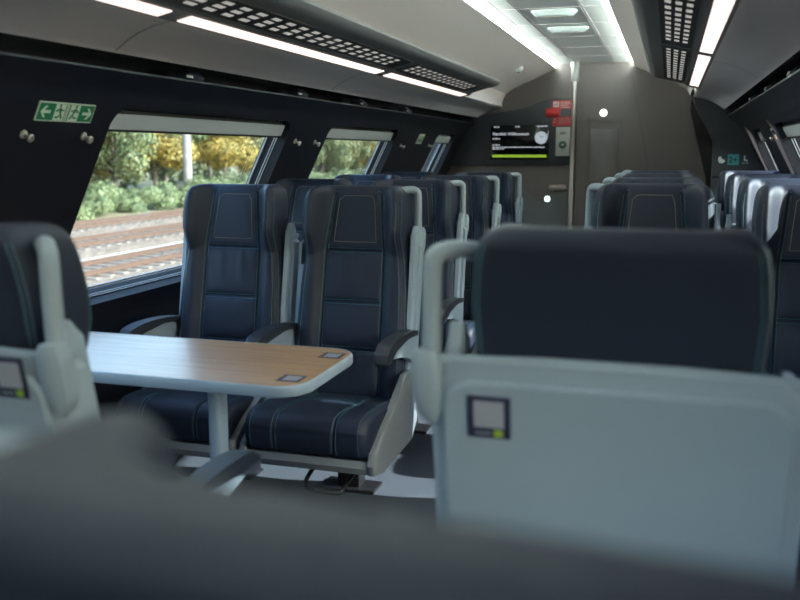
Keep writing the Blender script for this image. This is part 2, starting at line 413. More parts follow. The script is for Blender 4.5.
# ------------------------------------------------------------------ overhead racks with light strips and vents
RACK = [(.82, 1.7945), (.762, 1.808), (.735, 1.812), (.728, 1.822), (.60, 1.851), (.56, 1.858), (.528, 1.870), (.515, 1.888), (.522, 1.903), (.56, 1.915), (.79, 1.93), (.812, 1.83)]
def rack(side, yb, lights, vents, word):
    bm = bmesh.new()
    rings = [[P3(side, w, y, z) for w, z in RACK] for y in (Y0, yb-.12)]
    # rounded nose at the far end
    for k in range(1, 6):
        t = k/5; sh = 1-math.sqrt(1-min(.999, t)**2)
        rings.append([P3(side, w + (.76-w)*sh*.85 if w < .76 else w, yb-.12+.12*t, z) for w, z in RACK])
    loft(bm, rings)
    o = struct('trim_rack_%s' % word, finish(bm, 35), M['rack_dark'])
    d = Vector((side*.058, 0, -.0135)).normalized()
    for i, (a, b) in enumerate(lights):
        bm = bmesh.new()
        off = -.0035
        pts = [(.806, 1.7978+off), (.756, 1.8090+off)]
        f = [P3(side, *(pts[0][0], a, pts[0][1])), P3(side, pts[1][0], a, pts[1][1]), P3(side, pts[1][0], b, pts[1][1]), P3(side, pts[0][0], b, pts[0][1])]
        lowv = [bm.verts.new(p) for p in f]; hi = [bm.verts.new(p+Vector((0, 0, .006))) for p in f]
        bm.faces.new(lowv); bm.faces.new(hi[::-1])
        for k in range(4): bm.faces.new((lowv[k], hi[k], hi[(k+1) % 4], lowv[(k+1) % 4]))
        lo = mesh_obj('ceiling_light', finish(bm), M['led_warm'])
        setp(lo, LIGHT_LABELS[word][i], 'light', 'warm light strips under the overhead racks')
    for i, (a, b) in enumerate(vents):
        root = empty('air_vent', P3(side, .664, (a+b)/2, 1.836)); inv = Matrix.Translation(-root.location)
        setp(root, VENT_LABELS[word][i], 'vent', 'slotted grilles on the overhead racks')
        def sl(w, dz=0): return 1.822 + (.728-w)*(.029/.128) + dz
        bm = bmesh.new()
        wb_ = [.604] + [q for wc in (.632, .664, .696) for q in (wc-.0095, wc+.0095)] + [.724]
        yb_ = [a]; y = a+.05
        while y < b-.10: yb_ += [y, y+.06]; y += .115
        yb_.append(b)
        G = [[bm.verts.new(P3(side, w_, y_, sl(w_, -.003))) for y_ in yb_] for w_ in wb_]
        for p in range(len(wb_)-1):
            for q in range(len(yb_)-1):
                f = bm.faces.new((G[p][q], G[p+1][q], G[p+1][q+1], G[p][q+1])); f.material_index = 1 if p % 2 and q % 2 else 0
        bmesh.ops.recalc_face_normals(bm, faces=bm.faces[:])
        bmesh.ops.transform(bm, matrix=inv, verts=bm.verts[:])
        mesh_obj('grille_plate', bm, [M['vent_dark'], M['vent_slot']], root)
        bm = bmesh.new()
        for wa in (.600, .7245):
            loft(bm, [[P3(side, wa, y, sl(wa, -.005)), P3(side, wa+.004, y, sl(wa+.004, -.005)), P3(side, wa+.004, y, sl(wa+.004, .001)), P3(side, wa, y, sl(wa, .001))] for y in (a, b)])
        for ye in (a, b-.012):
            loft(bm, [[P3(side, .604, y, sl(.604, -.005)), P3(side, .724, y, sl(.724, -.005)), P3(side, .724, y, sl(.724, .001)), P3(side, .604, y, sl(.604, .001))] for y in (ye, ye+.012)])
        bmesh.ops.transform(bm, matrix=inv, verts=bm.verts[:])
        mesh_obj('grille_frame', finish(bm), M['rack_lip'], root)
LIGHT_LABELS = {
 'left': ['warm white light strip behind the viewer on the left rack', 'warm white light strip cut by the left top edge, nearest on the left rack', 'longest warm white light strip on the left rack, above the first window', 'short far warm white light strip at the end of the left rack'],
 'right': ['warm white light strip behind the viewer on the right rack', 'warm white light strip cut by the top edge, nearest on the right rack', 'short far warm white light strip at the end of the right rack']}
VENT_LABELS = {
 'left': ['slotted dark grille behind the viewer on the left rack', 'long slotted dark grille, nearer one on the left rack', 'slotted dark grille at the far end of the left rack'],
 'right': ['slotted dark grille behind the viewer on the right rack', 'slotted dark grille cut by the top edge on the right rack', 'shorter slotted dark grille at the far end of the right rack']}
rack(-1, 6.42, [(-1.9, .5), (.54, 2.36), (2.47, 4.38), (4.51, 6.30)], [(-1.2, 1.0), (2.05, 4.38), (4.50, 6.1)], 'left')
rack(1, 6.0, [(-1.4, .6), (.66, 3.90), (4.05, 5.80)], [(-1.3, .4), (.9, 3.92), (4.02, 5.72)], 'right')
# cove LED lines
for side, lab in ((-1, 'mint white LED line along the left ceiling cove'), (1, 'mint white LED line hidden in the right ceiling cove')):
    bm = bmesh.new()
    loft(bm, [[P3(side, w, y, z) for w, z in ((.338, 2.1375), (.362, 2.1375), (.362, 2.158), (.355, 2.162))] for y in (Y0+.05, Y1-.02)])
    setp(mesh_obj('cove_light', finish(bm), M['led_cove']), lab, 'light', 'cove lights')
# ------------------------------------------------------------------ end wall
bm = bmesh.new(); box(bm, (CX-1.56, Y1, 0), (CX+1.62, Y1+.06, 2.28)); struct('wall_end', finish(bm), M['end'])
# side door wall: slightly proud panel with a faint doorway
bm = bmesh.new()
box(bm, (-.80, Y1-.018, 0), (.19, Y1, 2.10)); struct('trim_5', finish(bm), M['end'])
root = empty('door_1', (-.555, Y1-.018, 0)); root['kind'] = 'structure'
bm = bmesh.new()
prism(bm, [(-.152, 0), (-.152, 1.70), (.152, 1.70), (.152, 0), (.128, 0), (.128, 1.676), (-.128, 1.676), (-.128, 0)], -.012, 0, 'y')
mesh_obj('door_frame', finish(bm), M['end_door'], root)
bm = bmesh.new(); box(bm, (-.122, -.006, .02), (.122, 0, 1.60), .004); mesh_obj('door_leaf', finish(bm), M['end_door'], root)
# thin dark strip standing in for shade along the curved end panel
bm = bmesh.new(); prism(bm, [(-.36, 2.10), (-.345, 2.10), (-.17, 1.30), (-.14, 0), (-.165, 0), (-.195, 1.30)], Y1-.024, Y1-.017, 'y')
struct('trim_shade', finish(bm), M['end_door'])
# right partition
bm = bmesh.new()
poly = [(.30, 0), (.305, 1.465), (.29, 1.50), (.16, 1.735), (.15, 1.79), (.20, 1.80), (.34, 1.76), (.40, 1.715), (.84, 1.715), (.84, 0)]
prism(bm, poly, YP, YP+.07, 'y'); struct('wall_partition', finish(bm), M['partition'])
bm = bmesh.new()
prism(bm, [(.296, 0), (.30, 1.46), (.285, 1.50), (.155, 1.74), (.135, 1.79), (.13, 1.70), (.265, 1.2), (.27, 0)], YP+.03, YP+.045, 'y')
struct('trim_7', finish(bm), M['dglass'])
bm = bmesh.new(); box(bm, (.305, YP-.004, 1.212), (.84, YP, 1.222)); struct('trim_8', finish(bm), M['recess'])
def frontY(x, y, z, rx=90):   # text facing -Y
    return Matrix.Translation((x, y, z)) @ Matrix.Rotation(math.radians(90), 4, 'X')
# pictogram signs on the partition
def quad_y(bm, x0, x1, z0, z1, y0, y1, mi=0): box(bm, (x0, y0, z0), (x1, y1, z1), mi=mi)
sy = YP
sw = .078
sx = .327; sz = 1.306
bm = bmesh.new(); quad_y(bm, sx, sx+sw, sz, sz+sw, sy-.003, sy)
quiet = setp(mesh_obj('silence_sign', finish(bm), M['dark_ink']), 'black square sign with white face pictogram, left of the teal sign', 'sign', 'signs on the end partition')
bm = bmesh.new()
prism(bm, [(sx+.018, sz+.058), (sx+.034, sz+.062), (sx+.040, sz+.045), (sx+.062, sz+.036), (sx+.064, sz+.026), (sx+.050, sz+.012), (sx+.026, sz+.014), (sx+.014, sz+.034)], sy-.0042, sy-.003, 'y')
mesh_obj('pictogram', finish(bm), M['white'], quiet)
sx += sw+.004
bm = bmesh.new(); quad_y(bm, sx, sx+sw, sz, sz+sw, sy-.003, sy)
cl = setp(mesh_obj('class_sign', finish(bm), M['teal']), 'teal square sign with dark class number', 'sign', 'signs on the end partition')
text_mesh('lettering', '2+', .058, frontY(sx+.006, sy-.0036, sz+.018), M['dark_ink'], cl, bold=.0016)
sx += sw+.004
bm = bmesh.new(); quad_y(bm, sx, sx+sw, sz, sz+sw, sy-.003, sy)
ss = setp(mesh_obj('seat_sign', finish(bm), M['dark_ink']), 'black square sign with white seated person pictogram, right of the teal sign', 'sign', 'signs on the end partition')
bm = bmesh.new()
lathe(bm, [(.006, 0), (.006, .0012)], 12, frontY(sx+.034, sy-.003, sz+.062))
prism(bm, [(sx+.028, sz+.054), (sx+.038, sz+.054), (sx+.040, sz+.040), (sx+.054, sz+.036), (sx+.056, sz+.024), (sx+.048, sz+.026), (sx+.046, sz+.030), (sx+.028, sz+.030)], sy-.0042, sy-.003, 'y')
quad_y(bm, sx+.014, sx+.062, sz+.012, sz+.015, sy-.0042, sy-.003)
mesh_obj('pictogram', finish(bm), M['white'], ss)
# screen panel on the end wall
bm = bmesh.new()
pnl = [(-1.98, 1.27), (-.83, 1.293), (-.815, 1.31), (-.815, 1.855), (-.835, 1.868), (-1.02, 1.868), (-1.10, 1.845), (-1.22, 1.79), (-1.34, 1.77), (-1.56, 1.74), (-1.98, 1.70)]
prism(bm, pnl, Y1-.05, Y1, 'y', bev=.006)
pan = struct('trim_9', finish(bm), M['panel_dark'], 'dark grey instrument panel on the end wall')
ys = Y1-.05
scr = empty('passenger_screen', (-1.295, ys, 1.34)); setp(scr, 'black passenger information screen showing a welcome text and a clock', 'screen')
L0 = Vector((1.295, -ys, -1.34))
def loc(M4): return Matrix.Translation(L0) @ M4
bm = bmesh.new(); box(bm, (-.262, -.012, -.005), (.258, 0, .298), .004); mesh_obj('screen_glass', finish(bm), M['screen'], scr)
text_mesh('headline', 'Herzlich Willkommen', .037, frontY(-.245, -.0126, .208), M['scr_white'], scr, bold=.0007)
text_mesh('headline', 'an Bord', .021, frontY(-.245, -.0126, .172), M['scr_white'], scr, bold=.0007)
bm = bmesh.new()    # illegible small lines
rr = random.Random(3)
for z, x0, x1 in ((.118, -.245, -.175), (.098, -.245, .225), (.083, -.245, -.14), (.277, -.235, -.185), (.279, -.04, .0), (.281, .155, .245)):
    x = x0
    while x < x1:
        wd = rr.uniform(.012, .034); quad_y(bm, x, min(x+wd, x1), z, z+.009, -.0132, -.0122); x += wd+.007
mesh_obj('text_lines', finish(bm), M['scr_white'], scr)
bm = bmesh.new(); lathe(bm, [(.055, 0), (.055, .001)], 32, frontY(.192, -.0120, .185)); clock = mesh_obj('clock_face', finish(bm), M['scr_clock'], scr)
bm = bmesh.new()
for k in range(12):
    a = k*PI/6; cxx, czz = .192+.046*math.sin(a), .185+.046*math.cos(a)
    quad_y(bm, cxx-.002, cxx+.002, czz-.003, czz+.003, -.0142, -.0128)
tube(bm, [(.192, -.0138, .185), (.215, -.0138, .200)], .0022, 6); tube(bm, [(.192, -.0138, .185), (.176, -.0138, .217)], .0016, 6)
mesh_obj('clock_hands', finish(bm), M['dark_ink'], clock)
bm = bmesh.new(); quad_y(bm, -.245, .245, .012, .036, -.0132, -.012); mesh_obj('status_bar', finish(bm), M['scr_green'], scr)
# red alarm labels and handle
def plate(name, x0, x1, z0, z1, m, label, cat, th=.003, group=None):
    bm = bmesh.new(); box(bm, (x0, ys-th, z0), (x1, ys, z1)); o = mesh_obj(name, finish(bm), m)
    return setp(o, label, cat, group)
r1 = plate('alarm_label', -1.015, -.829, 1.775, 1.848, M['red_lt'], 'upper red emergency label with white pictogram beside the pole', 'label', group='red emergency labels')
bm = bmesh.new(); box(bm, (-1.005, ys-.004, 1.79), (-.955, ys-.003, 1.838)); mesh_obj('pictogram', finish(bm), M['white'], r1)
bm = bmesh.new(); tube(bm, [(-.995, ys-.0045, 1.80), (-.98, ys-.0045, 1.82), (-.965, ys-.0045, 1.80)], .004, 6); lathe(bm, [(.006, 0), (.006, .001)], 10, frontY(-.968, ys-.004, 1.828)); mesh_obj('pictogram', finish(bm), M['red_lt'], r1)
for z in (1.83, 1.815, 1.80, 1.785):
    bm = bmesh.new(); box(bm, (-.945, ys-.0036, z), (-.945+rr.uniform(.05, .10), ys-.003, z+.004)); mesh_obj('text_line', finish(bm), M['white'], r1)
r2 = plate('alarm_label', -1.011, -.824, 1.627, 1.706, M['red_lt'], 'lower red emergency label above the grey box', 'label', group='red emergency labels')
for z in (1.69, 1.675, 1.66, 1.645):
    bm = bmesh.new(); box(bm, (-.955, ys-.0036, z), (-.955+rr.uniform(.06, .11), ys-.003, z+.004)); mesh_obj('text_line', finish(bm), M['pink'], r2)
for z in (1.655, 1.68):
    bm = bmesh.new(); box(bm, (-1.0, ys-.0036, z), (-.98, ys-.003, z+.014)); mesh_obj('pictogram', finish(bm), M['pink'], r2)
al = empty('emergency_brake', (-1.0, ys, 1.742)); setp(al, 'bright red emergency brake handle between two red labels', 'handle')
bm = bmesh.new(); box(bm, (-.066, -.018, -.036), (.06, 0, .036), .006); mesh_obj('base', finish(bm), M['red'], al)
bm = bmesh.new(); box(bm, (-.055, -.045, -.028), (.05, -.016, .012), .008); mesh_obj('grip', finish(bm), M['red'], al)
bx = empty('intercom_panel', (-.912, ys, 1.365)); setp(bx, 'pale grey intercom panel with round dark green speaker under red label', 'intercom')
bm = bmesh.new(); box(bm, (-.062, -.006, 0), (.062, 0, .253), .003); mesh_obj('face_plate', finish(bm), M['box_grey'], bx)
bm = bmesh.new(); lathe(bm, [(.034, 0), (.034, .003), (.028, .005)], 24, frontY(0, -.006, .098)); mesh_obj('speaker_ring', finish(bm), M['green_dark'], bx)
bm = bmesh.new(); prism(bm, [(-.018, .092), (.004, .088), (.018, .104), (-.002, .110)], -.0125, -.0105, 'y'); mesh_obj('symbol', finish(bm), M['box_grey'], bx)
bm = bmesh.new(); box(bm, (-.025, -.008, .19), (.025, -.005, .212), .002); mesh_obj('display', finish(bm), M['rack_lip'], bx)
bm = bmesh.new(); box(bm, (-.015, -.007, .044), (.015, -.0055, .050)); mesh_obj('text_lines', finish(bm), M['rack_dark'], bx)
# pole
root = empty('grab_pole', (-.815, Y1-.14, 0)); setp(root, 'vertical steel grab pole beside the screen panel', 'pole')
bm = bmesh.new(); lathe(bm, [(.019, 0), (.019, 2.165)], 16); mesh_obj('pole', finish(bm), M['steel'], root)
bm = bmesh.new(); lathe(bm, [(.034, 2.00), (.034, 2.12), (.04, 2.12), (.04, 2.165)], 16); mesh_obj('collar', finish(bm), M['rack_lip'], root)
bm = bmesh.new(); lathe(bm, [(.05, 0), (.05, .015), (.024, .03)], 16); mesh_obj('floor_flange', finish(bm), M['steel'], root)
# round downlight on the door wall
bm = bmesh.new(); lathe(bm, [(.030, 0), (.030, .004), (.024, .009)], 20, frontY(-.572, Y1-.018, 1.737)); setp(mesh_obj('wall_light', finish(bm), M['led_dot']), 'small round white light above the faint door', 'light')
# pinkish ledge and mint lamp by the stairs
bm = bmesh.new(); box(bm, (-1.03, Y1-.06, 1.062), (-.87, Y1, 1.112), .024, 4); setp(mesh_obj('handrail_end', finish(bm), M['pink']), 'short pinkish grey handrail pad under the screen panel', 'handrail')
bm = bmesh.new(); lathe(bm, [(.026, 0), (.026, .012), (.02, .02)], 16, frontY(-1.04, Y1, .982)); setp(mesh_obj('stair_lamp', finish(bm), M['led_mint']), 'small mint green lamp low on the end wall', 'light')
# balustrade below the lamp
bm = bmesh.new(); prism(bm, [(-1.75, 0), (-1.75, 1.14), (-1.36, 1.14), (-1.10, .93), (-1.06, .98), (-.88, 1.06), (-.88, 0)], Y1-.012, Y1, 'y'); struct('trim_10', finish(bm), mat('stair_side_grey', (.10, .105, .10), .5))
# ceiling speakers
for i, (y, lab) in enumerate(((5.03, 'white oval ceiling speaker, nearer of the two'), (5.72, 'white oval ceiling speaker, farther of the two'))):
    root = empty('ceiling_speaker', (CX+.015, y, 2.165)); setp(root, lab, 'speaker', 'oval ceiling speakers')
    bm = bmesh.new(); rings = []
    for k, (sx, syy, z) in enumerate(((.125, .062, 0), (.125, .062, -.008), (.10, .048, -.030), (.09, .04, -.034))):
        rings.append([(math.copysign(abs(math.cos(t))**.55, math.cos(t))*sx, math.copysign(abs(math.sin(t))**.55, math.sin(t))*syy, z) for t in [2*PI*q/32 for q in range(32)]])
    loft(bm, rings); mesh_obj('housing', finish(bm, 25), M['lampshade'], root)
    bm = bmesh.new(); rings = []
    for z, s in ((-.0335, 1), (-.0365, .96)):
        rings.append([(math.copysign(abs(math.cos(t))**.6, math.cos(t))*.075*s, math.copysign(abs(math.sin(t))**.6, math.sin(t))*.030*s, z) for t in [2*PI*q/24 for q in range(24)]])
    loft(bm, rings); mesh_obj('speaker_mesh', finish(bm), M['rack_grey'], root)
# small detector on the left ceiling panel
root = empty('smoke_detector', P3(-1, .51, 7.05, 2.047)); setp(root, 'small white detector on the curved left ceiling near the end wall', 'detector')
bm = bmesh.new(); lathe(bm, [(.035, .012), (.035, -.012), (.022, -.026)], 18); mesh_obj('body', finish(bm), M['white'], root)
bm = bmesh.new(); lathe(bm, [(.014, -.024), (.012, -.036)], 12); mesh_obj('sensor', finish(bm), M['rack_lip'], root)
# ------------------------------------------------------------------ signs and hooks on the side walls
def wallM(side, y, z, d=0.0):   # local x along +Y seen from the aisle, local y up the slope, local z out of the wall into the room
    n = Vector((-side*NRM[0], 0, -NRM[1])); up = Vector((-side*.441, 0, .897)); x = up.cross(n)
    o = Q(side, y, z, -d)
    return Matrix(((x.x, up.x, n.x, o.x), (x.y, up.y, n.y, o.y), (x.z, up.z, n.z, o.z), (0, 0, 0, 1)))
def exit_sign(y, flip, label):
    T = wallM(-1, y, 1.523, 0); s = -1 if flip else 1
    root = link(bpy.data.objects.new('exit_sign', None)); root.matrix_world = T; setp(root, label, 'sign', 'emergency exit signs')
    bm = bmesh.new(); box(bm, (-.0655, -.031, 0), (.0655, .031, .004)); mesh_obj('border', finish(bm), M['sign_white'], root)
    bm = bmesh.new(); box(bm, (-.0615, -.0275, .003), (.0615, .0275, .0048)); mesh_obj('face', finish(bm), M['sign_green'], root)
    def poly(bm, pts): prism(bm, [(s*x, yy) for x, yy in pts], .0044, .0056, 'z')
    bm = bmesh.new()
    poly(bm, [(-.054, 0), (-.036, .019), (-.026, .019), (-.039, .005), (-.008, .005), (-.008, -.005), (-.039, -.005), (-.026, -.019), (-.036, -.019)])
    mesh_obj('arrow', finish(bm), M['sign_white'], root)
    bm = bmesh.new(); poly(bm, [(.010, -.0265), (.010, .0265), (.056, .0265), (.056, -.0265)]); dr = mesh_obj('doorway', finish(bm), M['sign_white'], root)
    bm = bmesh.new()
    def pv(pts): prism(bm, [(s*x, yy) for x, yy in pts], .0054, .0062, 'z')
    for pts in ([(.024, .012), (.034, .016), (.042, .000), (.034, -.004)], [(.034, -.002), (.041, -.003), (.050, -.016), (.048, -.023), (.043, -.020)],
                [(.034, 0), (.036, -.008), (.026, -.014), (.016, -.013), (.016, -.018), (.028, -.020), (.042, -.008)],
                [(.024, .012), (.030, .014), (.022, .001), (.014, .002), (.014, .006)], [(.034, .015), (.046, .008), (.052, .012), (.050, .004), (.038, .006)]): pv(pts)
    lathe(bm, [(.0052, .0054), (.0052, .0062)], 12, Matrix.Translation((s*.030, .0215, 0)))
    mesh_obj('running_figure', finish(bm), M['sign_green'], dr)
exit_sign(2.302, False, 'green exit sign with a white arrow pointing left')
exit_sign(2.438, True, 'green exit sign with a white arrow pointing right')
def hook(side, y, z, label):
    root = link(bpy.data.objects.new('coat_hook', None)); root.matrix_world = wallM(side, y, z); setp(root, label, 'hook', 'round coat hooks on the wall pillars')
    bm = bmesh.new(); lathe(bm, [(.014, 0), (.014, .004), (.007, .008), (.006, .022)], 18); mesh_obj('stem', finish(bm), M['knob'], root)
    bm = bmesh.new(); lathe(bm, [(.006, .022), (.012, .024), (.0135, .030), (.010, .034)], 18); mesh_obj('knob', finish(bm), M['knob'], root)
for sd, y, z, lab in ((-1, 2.213, 1.453, 'pale coat hook below the left-pointing exit sign'), (-1, 2.497, 1.452, 'pale coat hook below the right-pointing exit sign, beside the first window'),
                      (-1, 4.215, 1.455, 'coat hook just right of the first window'), (-1, 4.48, 1.453, 'coat hook just left of the second window'),
                      (-1, 6.10, 1.446, 'coat hook just right of the second window'), (-1, 6.86, 1.453, 'coat hook beside the last narrow left window'),
                      (1, 5.36, 1.484, 'coat hook on the right pillar, nearer of the two'), (1, 5.80, 1.484, 'coat hook on the right pillar, farther of the two')):
    hook(sd, y, z, lab)
root = link(bpy.data.objects.new('safety_notice', None)); root.matrix_world = wallM(-1, 6.53, 1.498); setp(root, 'pale safety notice between the second and last left windows', 'notice')
bm = bmesh.new(); box(bm, (-.075, -.04, 0), (.075, .04, .003)); mesh_obj('card', finish(bm), M['sign_white'], root)
bm = bmesh.new()
for k in range(4): box(bm, (-.06+.032*k, -.026, .003), (-.04+.032*k, .0+.024*(k % 2), .0042))
mesh_obj('print', finish(bm), M['sign_green'], root)
# reading lamps in the wall recess
for side, ys_, word in ((-1, (3.02, 4.04, 4.93, 5.86), 'left'), (1, (2.6, 3.5, 4.3, 5.1), 'right')):
    for i, y in enumerate(ys_):
        root = empty('reading_lamp', P3(side, 1.10, y, 1.665)); setp(root, 'small dark reading lamp in the %s wall recess, %s from the front' % (word, ('first', 'second', 'third', 'fourth')[i]), 'lamp', 'reading lamps in the wall recess')
        bm = bmesh.new(); prism(bm, [(-side*.045, 0), (-side*.05, .012), (-side*.02, .038), (side*.03, .04), (side*.03, 0)], -.035, .045, 'y', bev=.004); mesh_obj('housing', finish(bm), M['pad'], root)
        bm = bmesh.new()
        for k in range(3): box(bm, (-side*.054-.002, -.095+.016*k, .004), (-side*.054+.002, -.084+.016*k, .014))
        mesh_obj('number_marks', finish(bm), M['box_grey'], root)
# ------------------------------------------------------------------ the train seat
ZT = 1.262; ZS = 1.02
def yc(z): return -.165*(ZT-z)/.84
WT = [(.40, .240), (.6, .240), (.85, .230), (1.0, .215), (1.06, .213), (1.14, .217), (1.2, .212), (1.262, .200)]
def halfw(z):
    w = lerp_tab(WT, z); t = max(0, (z-(ZT-.035))/.035)
    return w - .032*(1-math.sqrt(max(0, 1-t*t)))
def seamx(z): return lerp_tab([(.42, .132), (1.0, .126), (1.03, .122), (1.24, .100)], z)
SEAMZ = (1.0, .79, .60)
def front(x, z, groove=True):
    W = halfw(z); a = abs(x)
    head = sstep(.96, 1.10, z)*(1-.12*sstep(1.19, ZT, z))
    f = .030*sstep(.122, .18, a)*(1-head) + .090*sstep(.112, .185, a)*head
    f += .010*(1-head)*sstep(.45, .6, z)*0
    # puffed centre panels
    sx = seamx(z)
    if a < sx:
        e = 1-(a/sx)**4
        for z1, z0 in ((1.245, 1.0), (1.0, .79), (.79, .60), (.60, .40)):
            if z0 <= z <= z1: f += .012*e*(1-abs(2*(z-z0)/(z1-z0)-1)**4)
        if .79 < z < 1.0: f += .0026*noise.noise(Vector((x*34+z*3, z*5, 1.7)))*2*sstep(.78, .97, z)*e
        if z < .60: f += .003*noise.noise(Vector((x*30+z*9, z*8, 5.1)))*2*e*sstep(.42, .58, z)
    if groove:
        d = abs(a-sx)
        if z < 1.245: f -= .008*math.exp(-(d/.006)**2)
        if a < sx+.004:
            for s in SEAMZ: f -= .008*math.exp(-((z-s)/.006)**2)
        # seam closing the wing at its foot
        if z > .93:
            zz = 1.0 - .035*sstep(.12, .24, a) ; 
            if a > sx: f -= .004*math.exp(-((z-zz)/.006)**2)
    t = a/W; r = .036
    edge = r*(1-math.sqrt(max(0, 1-max(0, (t-.80)/.20)**2))) if t > .80 else 0
    tt = max(0, (z-(ZT-.035))/.035); top = .04*(1-math.sqrt(max(0, 1-tt*tt)))
    return yc(z) - f + edge + top
def back(x, z):
    W = halfw(z); t = abs(x)/W
    edge = .03*(1-math.sqrt(max(0, 1-max(0, (t-.85)/.15)**2))) if t > .85 else 0
    tt = max(0, (z-(ZT-.035))/.035); top = .035*(1-math.sqrt(max(0, 1-tt*tt)))
    return yc(z) + .092 - edge - top
def build_backrest():
    bm = bmesh.new(); NU = 72; rings = []
    zs = [.40+(1.225-.40)*k/84 for k in range(84)] + [1.225+(ZT-1.225)*math.sin(k/8*PI/2) for k in range(9)]
    us = [math.sin((k/NU*2-1)*PI/2)*.55+(k/NU*2-1)*.45 for k in range(NU+1)]
    for z in zs:
        W = halfw(z)
        fr = [Vector((u*W, front(u*W, z), z)) for u in us]; bk = [Vector((u*W, back(u*W, z), z)) for u in us][::-1]
        rings.append(fr+bk)
    loft(bm, rings, caps=True)
    return finish(bm, 60, 'backrest')
def on_front(path, lift=.0012):
    return [(x, front(x, z, False)-lift+.0035, z) for x, z in path]
def build_stitch():
    bm = bmesh.new(); R = .0013
    for s in (-1, 1):
        for off in (-.007, .007):
            p = [(s*(seamx(z)+off), z) for z in [.44+(1.225-.44)*k/40 for k in range(41)]]
            tube(bm, on_front(p, .0022), R, 4)
        p = [(s*(halfw(z)*.90), z) for z in [.44+(1.20-.44)*k/40 for k in range(41)]]
        tube(bm, [(x, front(x, z, False)-.0008, z) for x, z in p], R, 4)
        p = [(s*(halfw(z)*.985), z) for z in [.44+(1.22-.44)*k/40 for k in range(41)]]
        tube(bm, [(x+s*.001, front(x, z, False)+.001, z) for x, z in p], R*1.1, 4)
    for sz in SEAMZ:
        for off in (-.008, .008):
            w = seamx(sz)-.004; p = [(-w+2*w*k/20, sz+off) for k in range(21)]
            tube(bm, on_front(p, .002), R, 4)
    # top piping of the head panel
    w = seamx(1.238); p = [(-w+2*w*k/20, 1.238) for k in range(21)]
    tube(bm, on_front(p, .0015), R, 4)
    # teal piping seen from behind, along the rear edges of the head
    for s in (-1, 1):
        for q in (.93, .965):
            p = [(s*halfw(z)*q, back(s*halfw(z)*q, z)+.0006, z) for z in [.98+(1.235-.98)*k/16 for k in range(17)]]
            tube(bm, p, .0013, 4)
    return finish(bm, 60, 'stitching')
def build_headpad_stitch():
    bm = bmesh.new(); pts = []
    for (xa, za), (xb, zb), n in (((-.092, 1.035), (.092, 1.035), 14), ((.092, 1.035), (.076, 1.205), 14), ((.066, 1.222), (-.066, 1.222), 12), ((-.076, 1.205), (-.092, 1.035), 14)):
        for k in range(n): t = k/n; pts.append((xa+(xb-xa)*t, za+(zb-za)*t))
    tube(bm, [(x, front(x, z, False)-.0006, z) for x, z in pts], .0011, 4, closed=True)
    return finish(bm, 60, 'pad_stitching')
def cush_prof(inset=0.0):
    # (y,z) closed profile, clockwise seen from +x
    p = [(-.13, .41), (-.25, .425), (-.38, .440), (-.50, .452), (-.565, .452), (-.600, .440), (-.622, .412), (-.628, .375), (-.622, .338), (-.610, .314), (-.58, .306), (-.13, .298)]
    return [(y, z) for y, z in p]
def cush_profile_dense():
    P = smooth_path([(0, y, z) for y, z in cush_prof()][:10], 5)
    pts = [(v.y, v.z) for v in P] + cush_prof()[10:]
    return pts
CP = cush_profile_dense()
CUSH_SEAMS = (-.118, .118)
def cush_point(x, y, z):
    cy, cz = -.36, .37
    W = .245; t = abs(x)/W
    k = 1-.13*(1-math.sqrt(max(0, 1-max(0, (t-.82)/.18)**2))) if t > .82 else 1
    g = sum(.010*math.exp(-((x-s)/.006)**2) for s in CUSH_SEAMS)
    top = z > .40
    puff = 0
    if top: puff = .008*math.cos(min(1, abs(x)/.118)*PI/2) if abs(x) < .118 else .010*math.sin(min(1, (abs(x)-.118)/.127)*PI)
    g2 = .008*math.exp(-((y+.33)/.006)**2) if top and abs(x) < .118 else 0
    dy, dz = y-cy, z-cz; L = math.hypot(dy, dz)
    nx, nz = dy/L, dz/L
    s = (-g - g2*1.0 + puff)
    return (x, cy+dy*k+nx*s*(.6 if top else 1), cz+dz*k+nz*s)
def build_cushion():
    bm = bmesh.new(); NX = 80; rings = []
    for i in range(NX+1):
        x = math.sin((i/NX*2-1)*PI/2)*.4+(i/NX*2-1)*.6; x *= .245
        rings.append([cush_point(x, y, z) for y, z in CP])
    loft(bm, rings); return finish(bm, 60, 'seat_cushion')
def build_cushion_stitch():
    bm = bmesh.new()
    for s in CUSH_SEAMS:
        for off in (-.008, .008):
            tube(bm, [Vector(cush_point(s+off, y, z))+Vector((0, -.0012 if z < .42 else 0, .0012 if z > .42 else 0)) for y, z in CP[2:-4]], .0010, 4)
    for sgn in (-1, 1):
        tube(bm, [Vector(cush_point(sgn*.212, y, z))+Vector((0, -.0008, .0008)) for y, z in CP[2:-4]], .0009, 4)
    for yy in (-.321, -.339):
        tube(bm, [Vector(cush_point(-.112+.224*k/16, yy, .434))+Vector((0, 0, .0022)) for k in range(17)], .0009, 4)
    return finish(bm, 60, 'stitching')
def shell_y(z): return yc(z)+.094
